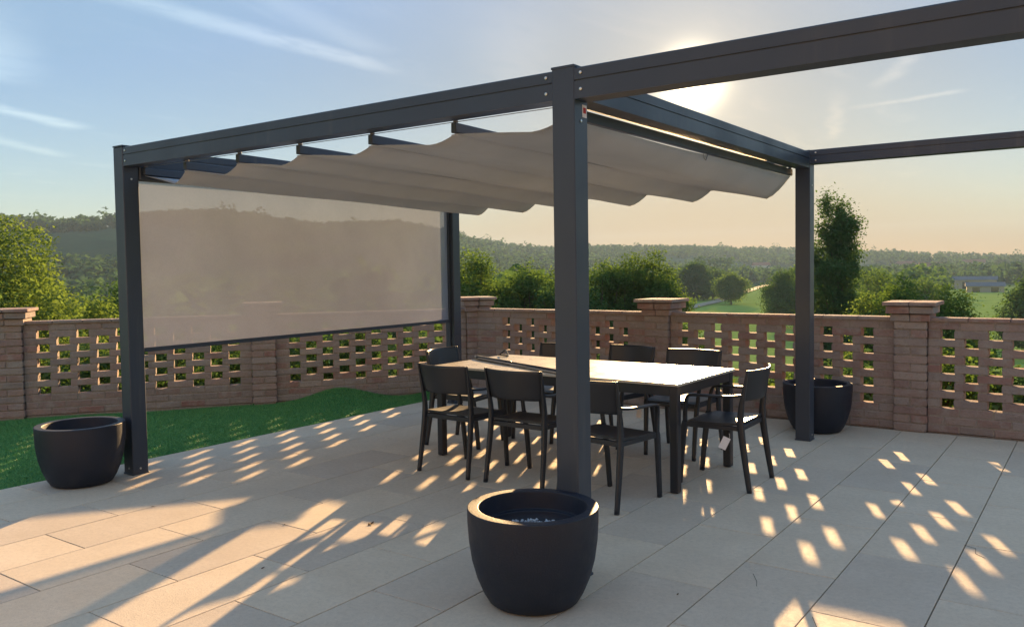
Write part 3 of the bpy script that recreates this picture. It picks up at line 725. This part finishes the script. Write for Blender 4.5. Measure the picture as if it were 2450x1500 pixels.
def make_chair():
    r = link('armchair', None)
    # seat: dished panel, front edge (y+) slightly dropped
    nx, ny = 18, 18; V = []; T = .016
    def seat(u_, v_):
        wdt = .232 - .012 * abs(v_ - .5); x = (u_ * 2 - 1) * wdt; y = -.205 + .43 * v_
        z = .452 - .014 * (1 - (2 * u_ - 1) ** 2) * math.sin(PI * min(v_ * 1.1, 1)) - .030 * max(0, v_ - .80) ** 2 * 25 + .012 * (1 - v_) ** 3
        return x, y, z
    for lv in (0, 1):
        for j_ in range(ny + 1):
            for i_ in range(nx + 1):
                x, y, z = seat(i_ / nx, j_ / ny); V.append((x, y, z - lv * T))
    n1 = (nx + 1) * (ny + 1); F = []
    for j_ in range(ny):
        for i_ in range(nx):
            q = [j_ * (nx + 1) + i_, j_ * (nx + 1) + i_ + 1, (j_ + 1) * (nx + 1) + i_ + 1, (j_ + 1) * (nx + 1) + i_]
            F.append(tuple(q)); F.append(tuple(k + n1 for k in q[::-1]))
    for i_ in range(nx):
        for j_ in (0, ny):
            a = j_ * (nx + 1) + i_; q = (a, a + 1, a + 1 + n1, a + n1); F.append(q[::-1] if j_ == 0 else q)
    for j_ in range(ny):
        for i_ in (0, nx):
            a = j_ * (nx + 1) + i_; q = (a, a + nx + 1, a + nx + 1 + n1, a + n1); F.append(q if i_ == 0 else q[::-1])
    MB().add(V, F).build('seat', M['plastic'], r)
    sr = MB()
    for sy, x_ in ((-.195, .222), (.195, .215)): sr.box((-x_, sy - .011, .405), (x_, sy + .011, .440), .003)
    for s_ in (-1, 1): sr.box((s_ * .218 - .010, -.184, .407), (s_ * .218 + .010, .184, .438), .003)
    sr.build('seat_frame', M['plastic'], r)
    # backrest: curved panel leaning back
    nu, nz = 20, 12; V = []
    for lv in (0, 1):
        for k in range(nz + 1):
            f = k / nz; z = .612 + .211 * f
            for i_ in range(nu + 1):
                u_ = 2 * i_ / nu - 1; hw = .222 + .016 * f
                if k in (0, nz): hw -= .006
                y = -.236 - .042 * f + .034 * u_ ** 2 - .030 * (1 - u_ ** 2) - lv * .011
                V.append((u_ * hw, y, z))
    n1 = (nu + 1) * (nz + 1); F = []
    for k in range(nz):
        for i_ in range(nu):
            q = [k * (nu + 1) + i_, k * (nu + 1) + i_ + 1, (k + 1) * (nu + 1) + i_ + 1, (k + 1) * (nu + 1) + i_]
            F.append(tuple(q[::-1])); F.append(tuple(j_ + n1 for j_ in q))
    for i_ in range(nu):
        for k in (0, nz):
            a = k * (nu + 1) + i_; q = (a, a + 1, a + 1 + n1, a + n1); F.append(q if k == 0 else q[::-1])
    for k in range(nz):
        for i_ in (0, nu):
            a = k * (nu + 1) + i_; q = (a, a + nu + 1, a + nu + 1 + n1, a + n1); F.append(q[::-1] if i_ == 0 else q)
    MB().add(V, F).build('backrest', M['plastic'], r, True)
    for s_ in (-1, 1):
        strut(MB(), [(s_ * .243, -.268, .001), (s_ * .236, -.232, .23), (s_ * .230, -.205, .44), (s_ * .231, -.208, .56), (s_ * .236, -.232, .70), (s_ * .241, -.256, .824)], [.026, .030, .032, .028, .018, .012], [.032, .040, .046, .038, .024, .014]).build('leg', M['plastic'], r, True)
        strut(MB(), [(s_ * .208, .245, .001), (s_ * .212, .226, .22), (s_ * .219, .206, .40), (s_ * .2225, .196, .445)], [.026, .030, .032, .030], [.034, .038, .044, .036]).build('leg', M['plastic'], r, True)
        strut(MB(), [(s_ * .2225, .198, .44), (s_ * .230, .192, .53), (s_ * .240, .176, .612), (s_ * .244, .140, .634), (s_ * .246, .0, .638), (s_ * .242, -.13, .642), (s_ * .234, -.216, .652)], [.026, .026, .034, .042, .042, .036, .026], [.032, .028, .018, .015, .015, .016, .020]).build('armrest', M['plastic'], r, True)
    return r
proto = make_chair()
chairs = [  # x, y, heading (rotation about z; 0 faces +Y), label
    (-4.01, 4.985, math.radians(-2), 'black resin armchair at the near left of the table, its seat partly sunlit'),
    (-3.385, 4.995, math.radians(0), 'black resin armchair on the near side of the table, just left of the front post'),
    (-2.655, 4.83, math.radians(-9), 'black resin armchair on the near side of the table, just right of the front post'),
    (-2.215, 5.675, math.radians(91), 'black resin armchair at the right end of the table, with a white tag'),
    (-4.60, 5.74, math.radians(-84), 'black resin armchair at the left end of the table, its backrest facing right'),
    (-4.13, 6.32, math.radians(178), 'black resin armchair on the far side of the table, mostly hidden by the front post'),
    (-3.50, 6.44, math.radians(171), 'black resin armchair on the far side of the table, just right of the front post'),
    (-2.84, 6.36, math.radians(180), 'black resin armchair on the far side of the table, nearest its right end')]
for k, (x, y, rz, lab) in enumerate(chairs):
    o = proto if k == 0 else copy_tree(proto)
    o.location = (x, y, 0); o.rotation_euler = (0, 0, rz); tag(o, lab, 'chair', 'black armchairs around the table')
# paper tags
def swing_tag(x, y, z, rz, tilt, lab, w_=.052, h2=.085):
    r = thing('paper_tag', lab, 'tag', (x, y, z), rz)
    c = MB().obox((0, 0, -h2 / 2 - .03), (w_ / 2, .0006, h2 / 2)).build('card', M['paper'], r); c.rotation_euler = (0, tilt, 0)
    MB().tube([(0, 0, 0), (.004, .002, -.018), (0, 0, -.034)], .0012, 5).build('string', M['paper'], r)
swing_tag(-2.075, 5.415, .395, math.radians(32), .45, 'white paper tag hanging from the leg of the right end chair')
swing_tag(-3.09, 6.10, .40, math.radians(20), .1, 'white paper tag hanging under the far side chair nearest the right end', .04, .07)
# dry leaves and crumbs on the paving
for k, (x, y, s_) in enumerate([(-3.61, 3.56, .032), (-4.05, 3.27, .012), (-5.1, 3.05, .012), (-3.55, 2.72, .012), (-1.62, 3.57, .010)]):
    a = rnd.uniform(0, 6); q = MB()
    pts = [(-1, 0, .02), (-.3, .42, .25), (.4, .36, .12), (1, .05, .3), (.35, -.4, .2), (-.4, -.33, .1)]
    Vb = [(x + s_ * (px * math.cos(a) - py * math.sin(a)), y + s_ * (px * math.sin(a) + py * math.cos(a)), .001 + s_ * pz) for px, py, pz in pts] + [(x, y, .001 + s_ * .05)]
    q.add(Vb, [(i_, (i_ + 1) % 6, 6) for i_ in range(6)])
    q = q.build('dry_leaf', M['dry_leaf']); md = q.modifiers.new('t', 'SOLIDIFY'); md.thickness = .0012
    tag(q, ['curled dry brown leaf lying on the sunlit paving', 'tiny dark leaf crumb on the paving just below the curled dry leaf', 'tiny dark leaf crumb on the paving near the left planter', 'tiny dark leaf crumb in the sunlit band nearest the photographer', 'tiny dark leaf crumb in a light spot right of the front planter'][k], 'leaf')

# ------------------------------------------------------------------ vegetation
def pol(az, r): a = math.radians(az); return -r * math.sin(a), r * math.cos(a)
def leaf_cards(lobes, n, size, flat=.55, seed=0, shell=(.45, 1.06)):
    """lobes: (cx,cy,cz,rx,ry,rz). returns V,F of small bent leaf faces spread through the lobes' volume"""
    g = np.random.default_rng(seed); L = np.array(lobes, float)
    wv = (L[:, 3] * L[:, 4] * L[:, 5]) ** .67; idx = g.choice(len(L), n, p=wv / wv.sum())
    dirs = g.normal(size=(n, 3)); dirs /= np.linalg.norm(dirs, axis=1)[:, None]
    rad = shell[0] + (shell[1] - shell[0]) * g.random(n) ** .5
    # sub-clumps: pull leaves towards twig centres so that gaps and tufts form
    c = L[idx, :3] + dirs * rad[:, None] * L[idx, 3:]
    nt = max(12, n // 34); tw = c[g.choice(n, nt, replace=False)]
    k = g.integers(0, nt, n); same = g.random(n) < .72
    c = np.where(same[:, None], tw[k] + g.normal(size=(n, 3)) * size * 3.2 * np.array([1, 1, .75]), c)
    out = c - L[idx, :3]; out /= (np.linalg.norm(out, axis=1)[:, None] + 1e-6)
    nrm = g.normal(size=(n, 3)) * (1 - flat) + out * flat * .7 + np.array([0, 0, .45]); nrm /= np.linalg.norm(nrm, axis=1)[:, None]
    a = np.cross(nrm, g.normal(size=(n, 3))); a /= np.linalg.norm(a, axis=1)[:, None]; b = np.cross(nrm, a)
    s_ = size * g.uniform(.6, 1.35, n)[:, None]
    V = np.stack([c - a * s_, c - b * s_ * .55 + nrm * s_ * .15, c + a * s_, c + b * s_ * .55 + nrm * s_ * .15], 1).reshape(-1, 3)
    return V, np.arange(4 * n).reshape(-1, 4)
def branches(base, top, lobes, r0, seed):
    g = random.Random(seed); b = MB(); base = Vector(base); top = Vector(top); mid = (base + top) / 2 + Vector((g.uniform(-.3, .3), g.uniform(-.3, .3), 0))
    b.tube([base - Vector((0, 0, .6)), base + (mid - base) * .5, mid, top], [r0 * 1.25, r0, r0 * .7, r0 * .12], 8)
    for (cx, cy, cz, rx, ry, rz) in lobes:
        f = g.uniform(.35, .75); s_ = base.lerp(top, f); e = Vector((cx, cy, cz)) - Vector((0, 0, rz * .1))
        b.tube([s_, s_.lerp(e, .5) + Vector((0, 0, -.08 * (e - s_).length)), e], [r0 * .42, r0 * .26, r0 * .06], 6)
    return b
def tree(name, label, az, r, height, radius, material, n, size, group=None, squash=1.0, nl=9, seed=1, low=.18, zoff=0.0, el=None):
    g = random.Random(seed); x, y = pol(az, r); z = float(terrain_z(x, y)) + zoff
    if el is not None: height = (1.53 + r * math.tan(math.radians(el)) - z) / 1.02
    t_ = thing(name, label, 'shrub' if 'shrub' in name else 'tree', (x, y, z), 0, group)
    lobes = []
    for k in range(nl):
        f = (k + .5) / nl; zz = height * (low + (.90 - low) * f); pr = radius * (math.sin(PI * min(1, (f * .80 + .17))) ** .6)
        ang = k * 2.4 + g.uniform(-.5, .5); off = pr * g.uniform(.35, .62); lr = pr * g.uniform(.50, .72)
        lobes.append((off * math.cos(ang), off * math.sin(ang), zz, lr, lr, lr * g.uniform(.7, 1.0) * squash))
    lobes.append((g.uniform(-.2, .2) * radius, g.uniform(-.2, .2) * radius, height * .86, radius * .36, radius * .36, height * .13))
    for k in range(int(nl * 1.8)):                     # ragged sprays standing out of the crown
        f = g.uniform(.12, .98); ang = g.uniform(0, 2 * PI); zz = height * (low + (.90 - low) * f)
        pr = radius * (math.sin(PI * min(1, (f * .80 + .17))) ** .6) * g.uniform(.85, 1.18); q_ = radius * g.uniform(.10, .24)
        lobes.append((pr * math.cos(ang), pr * math.sin(ang), zz + (q_ if f > .8 else 0), q_, q_, q_ * g.uniform(.8, 1.7)))
    Vv, Ff = leaf_cards(lobes, n, size, seed=seed)
    link('crown', npmesh('crown', Vv, Ff, material), t_)
    branches((0, 0, 0), (0, 0, height * .85), lobes, max(.05, height * .022), seed).build('trunk', M['bark'], t_)
    return t_
def poplar(name, label, az, r, height, radius, material, n, size, seed):
    g = random.Random(seed); x, y = pol(az, r); z = float(terrain_z(x, y)); t_ = thing(name, label, 'tree', (x, y, z))
    height = (1.53 + r * math.tan(math.radians(height)) - z) / 1.0
    lobes = []
    for k in range(34):
        f = k / 33; zz = height * (.10 + .84 * f); pr = radius * (.66 + .40 * math.sin(PI * min(1, f * .80)) * g.uniform(.7, 1.1)) * (1 if f < .84 else 1 - (f - .84) * 2.4)
        ang = k * 2.4; off = pr * g.uniform(.35, .85); q_ = pr * g.uniform(.30, .52); lobes.append((off * math.cos(ang), off * math.sin(ang), zz + g.uniform(-.3, .3), q_, q_, height * g.uniform(.035, .065)))
    Vv, Ff = leaf_cards(lobes, n, size, seed=seed, shell=(.2, 1.15))
    link('crown', npmesh('crown', Vv, Ff, material), t_); branches((0, 0, 0), (0, 0, height * .95), lobes[::2], height * .016, seed).build('trunk', M['bark'], t_)
LG, LY_, LD, LF = M['leaf_green'], M['leaf_yellow'], M['leaf_dark'], M['leaf_far']
VT = 'valley trees beyond the rear wall'
for lab, az, r, el, rad, m_, n, size, sq, nl, seed in [
    ('large sunlit yellow-green tree behind the far left brick pillar', 68.0, 21, 3.9, 2.15, LY_, 60000, .046, 1.0, 14, 3),
    ('dark green tree between the sunlit left tree and the left pergola post', 61.4, 26, -.5, 1.7, LD, 26000, .055, 1, 9, 4),
    ('bushy green tree low behind the left wall, left of the left pergola post', 62.9, 23, -1.2, 1.5, LY_, 20000, .05, 1, 9, 5),
    ('round dark green tree just right of the far left pergola post', 38.1, 40, 1.65, 2.6, LG, 42000, .070, 1, 12, 6),
    ('green tree between the corner pillar and the front pergola post', 34.0, 41, .62, 2.3, LG, 36000, .070, 1, 11, 7),
    ('broad green tree just right of the front pergola post', 29.4, 42, .65, 2.3, LG, 36000, .070, 1, 11, 8),
    ('tallest pointed green tree of the group right of the front post', 26.7, 43, 1.3, 2.1, LG, 38000, .070, 1.25, 12, 9),
    ('low round green tree above the capped pillar right of the front post', 24.9, 42, -.35, 1.6, LG, 24000, .070, 1, 10, 10),
    ('rounded green tree in the middle of the group right of the front post', 28.1, 42.5, .35, 1.9, LG, 30000, .070, 1, 11, 42),
    ('green tree on the right flank of the group right of the front post', 25.7, 43, .3, 1.6, LG, 26000, .070, 1.1, 11, 43),
    ('dark green tree low between the two trees right of the corner pillar', 36.0, 42, -.35, 1.9, LG, 24000, .070, 1, 10, 44),
    ('dark tree just left of the front pergola post behind the wall', 32.9, 43, .1, 1.7, LG, 24000, .070, 1, 10, 45),
    ('dark tree filling the gap below the broad green tree', 31.7, 38, -.4, 2.0, LD, 26000, .070, 1, 10, 41),
    ('sunlit bush tree at the foot of the poplar', 12.5, 34, -1.5, 1.0, LY_, 18000, .055, 1, 9, 12),
    ('rounded green tree behind the right capped pillar', 10.6, 33, -.45, 1.5, LG, 28000, .058, 1, 10, 13),
    ('low spreading green tree right of the right capped pillar', 8.2, 32, -1.15, 1.5, LG, 26000, .058, 1, 10, 14),
    ('dark tree at the right edge of the photograph beyond the green field', 3.7, 120, -.7, 3.0, LD, 14000, .20, 1, 10, 15)]:
    tree('leafy_tree', lab, az, r, 1, rad, m_, n, size, None, sq, nl, seed, el=el)
poplar('poplar_tree', 'tall slender dark poplar rising right of the far right pergola post', 14.3, 52, 4.35, 1.45, LD, 46000, .085, 11)
for lab, az, r, el, rad, n, size, seed, m_ in [
    ('tall dark valley tree right of the green tree group, beyond the capped pillar', 23.2, 300, .1, 6.0, 20000, .32, 16, LD),
    ('dark rounded valley tree left of the small field tree', 22.0, 315, -.4, 5.6, 18000, .32, 17, LD),
    ('small round tree standing in the bright valley field by the dirt road', 20.8, 270, -.62, 4.4, 13000, .26, 18, LG),
    ('spreading valley tree just left of the far right pergola post', 17.6, 165, -.35, 3.6, 20000, .17, 20, LD),
    ('paler valley tree behind the far right pergola post', 16.4, 190, -.25, 4.0, 16000, .19, 21, LG),
    ('pale valley tree behind the bush trees right of the poplar', 11.9, 120, -.35, 2.8, 14000, .14, 19, LG),
    ('low valley tree between the greenhouse and the right capped pillar', 9.2, 150, -.9, 3.6, 14000, .17, 22, LG)]:
    tree('valley_tree', lab, az, r, 1, rad, m_, n, size, VT, 1, 15, seed, .28 if seed in (16, 17, 18) else .18, el=el)
# shrubs on the bank just outside the walls, seen through the holes
def shrub(x, y, h, rad, m_, n, size, lab, seed, grp):
    az, r = math.degrees(math.atan2(-x, y)), math.hypot(x, y)
    tree('shrub', lab, az, r, h, rad, m_, n, size, grp, 1, 7, seed, .08)
def by_left(t_, off): q = WA + WD * t_ - WN * off; return float(q[0]), float(q[1])
hedge = [(-.5, 'outside the far left end of the left wall'), (.45, 'behind the leftmost holes of the left wall'), (1.35, 'behind the left wall, by the left pergola post'), (2.2, 'behind the left wall, left of its middle pillar'), (3.05, 'behind the left wall, right of its middle pillar'), (3.9, 'behind the left wall under the screen centre'), (4.75, 'behind the left wall next to the corner pillar')]
for k, (t_, wh) in enumerate(hedge):
    x, y = by_left(t_, 1.9 + .25 * (k % 2)); shrub(x, y, 2.0 + .25 * ((k * 7) % 3) / 2, .72, LD, 6500, .042, 'tall dark shrub ' + wh, 60 + k, 'dark shrubs outside the left wall')
for k, (t_, wh) in enumerate([(.22, 'lowest left holes of the left wall'), (.62, 'lower holes near the far left pillar'), (1.75, 'lower holes right of the left pergola post'), (2.95, 'lower holes right of the middle pillar'), (3.55, 'lower holes under the screen centre')]):
    x, y = by_left(t_, .62); shrub(x, y, .82, .30, LY_, 1100, .034, 'low sunlit yellow-green plant seen through the ' + wh, 80 + k, 'sunlit plants outside the left wall')
for k, (x, h, m_, wh) in enumerate([(-5.4, 1.5, LD, 'behind the left part of the rear wall'), (-3.3, 1.15, LG, 'behind the rear wall, at the right end of the table'), (-2.35, 1.2, LD, 'behind the rear wall, at the far right planter'), (-1.5, 1.35, LG, 'behind the rear wall, at the right pillar'), (-.75, 1.15, LD, 'behind the rear wall, right of the right pillar'), (.1, 1.2, LG, 'behind the rear wall at the right edge of the view')]):
    shrub(x, 10.0 + .2 * (k % 2), h, .62, m_, 4500, .040, 'low leafy shrub ' + wh, 90 + k, 'shrubs outside the rear wall')
# far woods: one mass of small tree crowns on ridge, slopes and valley floor
def woods(name, label, spots, hmin, hmax, cards, csize, seed, material):
    g = np.random.default_rng(seed); P_ = np.array(spots); n = len(P_)
    h = g.uniform(hmin, hmax, n); z = terrain_z(P_[:, 0], P_[:, 1]); r = h * g.uniform(.30, .48, n)
    dv = g.normal(size=(n, cards, 3)); dv /= np.linalg.norm(dv, axis=2)[..., None]; rad = g.uniform(.45, 1, (n, cards, 1)) ** .5
    c = dv * rad * np.stack([r, r, h * .5], 1)[:, None, :] + np.stack([P_[:, 0], P_[:, 1], z + h * .5], 1)[:, None, :]
    c = c.reshape(-1, 3); m = len(c); s_ = (np.repeat(h, cards) * csize * g.uniform(.6, 1.3, m))[:, None]
    nrm = dv.reshape(-1, 3) * .6 + g.normal(size=(m, 3)) * .4 + np.array([0, 0, .4]); nrm /= np.linalg.norm(nrm, axis=1)[:, None]
    a = np.cross(nrm, g.normal(size=(m, 3))); a /= np.linalg.norm(a, axis=1)[:, None]; b = np.cross(nrm, a)
    V = np.stack([c - a * s_, c - b * s_ * .8, c + a * s_, c + b * s_ * .8], 1).reshape(-1, 3)
    stuff(tag(link(name, npmesh(name, V, np.arange(4 * m).reshape(-1, 4), material)), label, 'trees'))
g = np.random.default_rng(5); spots = []
for az in np.arange(-20, 85, .11):
    R, _ = ridge(az); R = float(R)
    for k in range(3):
        if az > 60.4 and az < 62.2 and g.random() < .85: continue
        if g.random() < .62: spots.append(pol(az + g.uniform(-.06, .06), R * g.uniform(.90, 1.01)))
woods('ridge_wood', 'hazy wood along the crest of the far hills', spots, 4, 12, 34, .17, 6, LF)
spots = []
for _ in range(11000):
    az = g.uniform(-12, 82); R = float(ridge(az)[0]); r = R * math.sqrt(g.uniform(.10, .92)); x, y = pol(az, r)
    dn = math.sin(x * .011 + 1.3) + math.sin(y * .013 - .6) + .8 * math.sin((x + y) * .021) + .6 * math.sin((x - y) * .034 + 2)
    if r < 300: continue
    if az > 56 and .62 < r / R < .85: continue
    if 17.4 < az < 24.5 and r < 430: continue
    if 3 < az < 7.6 and r < 520: continue
    if dn > -.25 or (az > 36 and dn > -1.2): spots.append((x, y))
woods('valley_wood', 'hazy patchwork of trees across the valley floor and hillsides', spots, 5, 12, 30, .17, 8, LF)
spots = [pol(az, r) for az, r in zip(g.uniform(8, 30, 130), g.uniform(255, 420, 130)) if not (17.2 < az < 22.6 and r < 420)]
spots += [pol(az, r) for az, r in zip(g.uniform(30, 66, 130), g.uniform(70, 300, 130))]
woods('hedgerow_trees', 'middle distance trees bordering the valley fields', spots, 7, 12, 90, .10, 9, LD)
spots = [pol(a_, float(ridge(a_)[0]) * g.uniform(.93, 1.0)) for a_ in [2.5, 4.4, 4.6, 4.9, 7.2, 10.1, 12.1, 15.5, 18.0, 21.5, 24.3, 27.0, 28.2, 30.1, 31.0, 34.6, 36.1, 37.2, 38.8, 41.0, 46.2, 52.1, 54.0, 54.4, 57.3, 61.3, 64.8]]
woods('crest_conifers', 'taller single trees standing up from the crest of the far hills', spots, 12, 19, 40, .09, 12, LF)
# poplar row in the far valley
spots = [pol(20.6 + .115 * k, 640 + 3 * (k % 2)) for k in range(24)]
woods('poplar_row', 'row of slim pale poplars far across the valley', spots, 17, 20, 30, .07, 10, LF)

# ------------------------------------------------------------------ far buildings
def house(az, r, lx, ly, h, rot, label, wall='plaster', roof='roof'):
    x, y = pol(az, r); z = float(terrain_z(x, y)); t_ = thing('house', label, 'house', (x, y, z), rot, 'houses across the valley')
    MB().box((-lx, -ly, -2), (lx, ly, h)).build('wall', M[wall], t_)
    MB().add([(-lx - .4, -ly - .5, h), (lx + .4, -ly - .5, h), (lx + .4, ly + .5, h), (-lx - .4, ly + .5, h), (-lx - .4, 0, h + ly * .55), (lx + .4, 0, h + ly * .55)], [(0, 1, 5, 4), (2, 3, 4, 5), (0, 4, 3), (1, 2, 5), (0, 3, 2, 1)]).build('roof', M[roof], t_)
    for k in range(3): MB().box((-lx * .6 + k * lx * .6 - .5, -ly - .06, h * .45), (-lx * .6 + k * lx * .6 + .5, -ly + .01, h * .75)).build('window', M['glass'], t_)
house(8.9, 820, 9, 6, 7, .3, 'pale house on the far slope right of the poplar'); house(10.3, 900, 8, 6, 7, -.4, 'small pale house on the far slope behind the poplar')
house(6.6, 950, 10, 6, 7, .1, 'pale house on the far ridge above the right shed'); house(18.9, 900, 8, 6, 7, .6, 'pale house among far trees left of the far right post')
house(22.0, 760, 9, 6, 6, -.2, 'white house in the valley near the poplar row'); house(62.2, 120, 5, 4, 4.5, .5, 'pale house glimpsed between the trees left of the left post')
def shed(az, r, lx, ly, h, rot, label, name='farm_shed'):
    x, y = pol(az, r); z = float(terrain_z(x, y)); t_ = thing(name, label, 'shed', (x, y, z), rot)
    MB().box((-lx, -ly, -1), (lx, ly, h)).build('wall', M['dirt'], t_)
    MB().add([(-lx - .5, -ly - .6, h), (lx + .5, -ly - .6, h), (lx + .5, ly + .6, h), (-lx - .5, ly + .6, h), (-lx - .5, 0, h + 1.6), (lx + .5, 0, h + 1.6)], [(0, 1, 5, 4), (2, 3, 4, 5), (0, 4, 3), (1, 2, 5), (0, 3, 2, 1)]).build('roof', M['shed'], t_)
    for k in range(2): MB().box((-lx * .5 + k * lx - 1.3, -ly - .08, 0), (-lx * .5 + k * lx + 1.3, -ly + .01, h * .8)).build('door', M['glass'], t_)
shed(6.0, 385, 6.5, 4, 2.4, .15, 'low grey roofed shed beyond the bright field at right')
shed(8.6, 430, 24, 4, 4.0, .1, 'long low pale greenhouse above the right capped pillar', 'greenhouse')

# ------------------------------------------------------------------ evening haze over the valley
hz = MB().box((-2700, -2700, -60), (2700, 2700, 110))
m = bpy.data.materials.new('evening_haze'); m.use_nodes = True; t = NT(m.node_tree); t.t.nodes.clear()
pv = t.n('ShaderNodeVolumePrincipled', inp={'Color': (.56, .76, 1.0, 1), 'Density': .00022, 'Anisotropy': .0}); o = t.n('ShaderNodeOutputMaterial'); t.link(pv.outputs[0], o.inputs['Volume'])
HAZE = hz.build('haze', m); stuff(HAZE); HAZE['label'] = 'thin warm evening haze over the valley'; HAZE['category'] = 'haze'
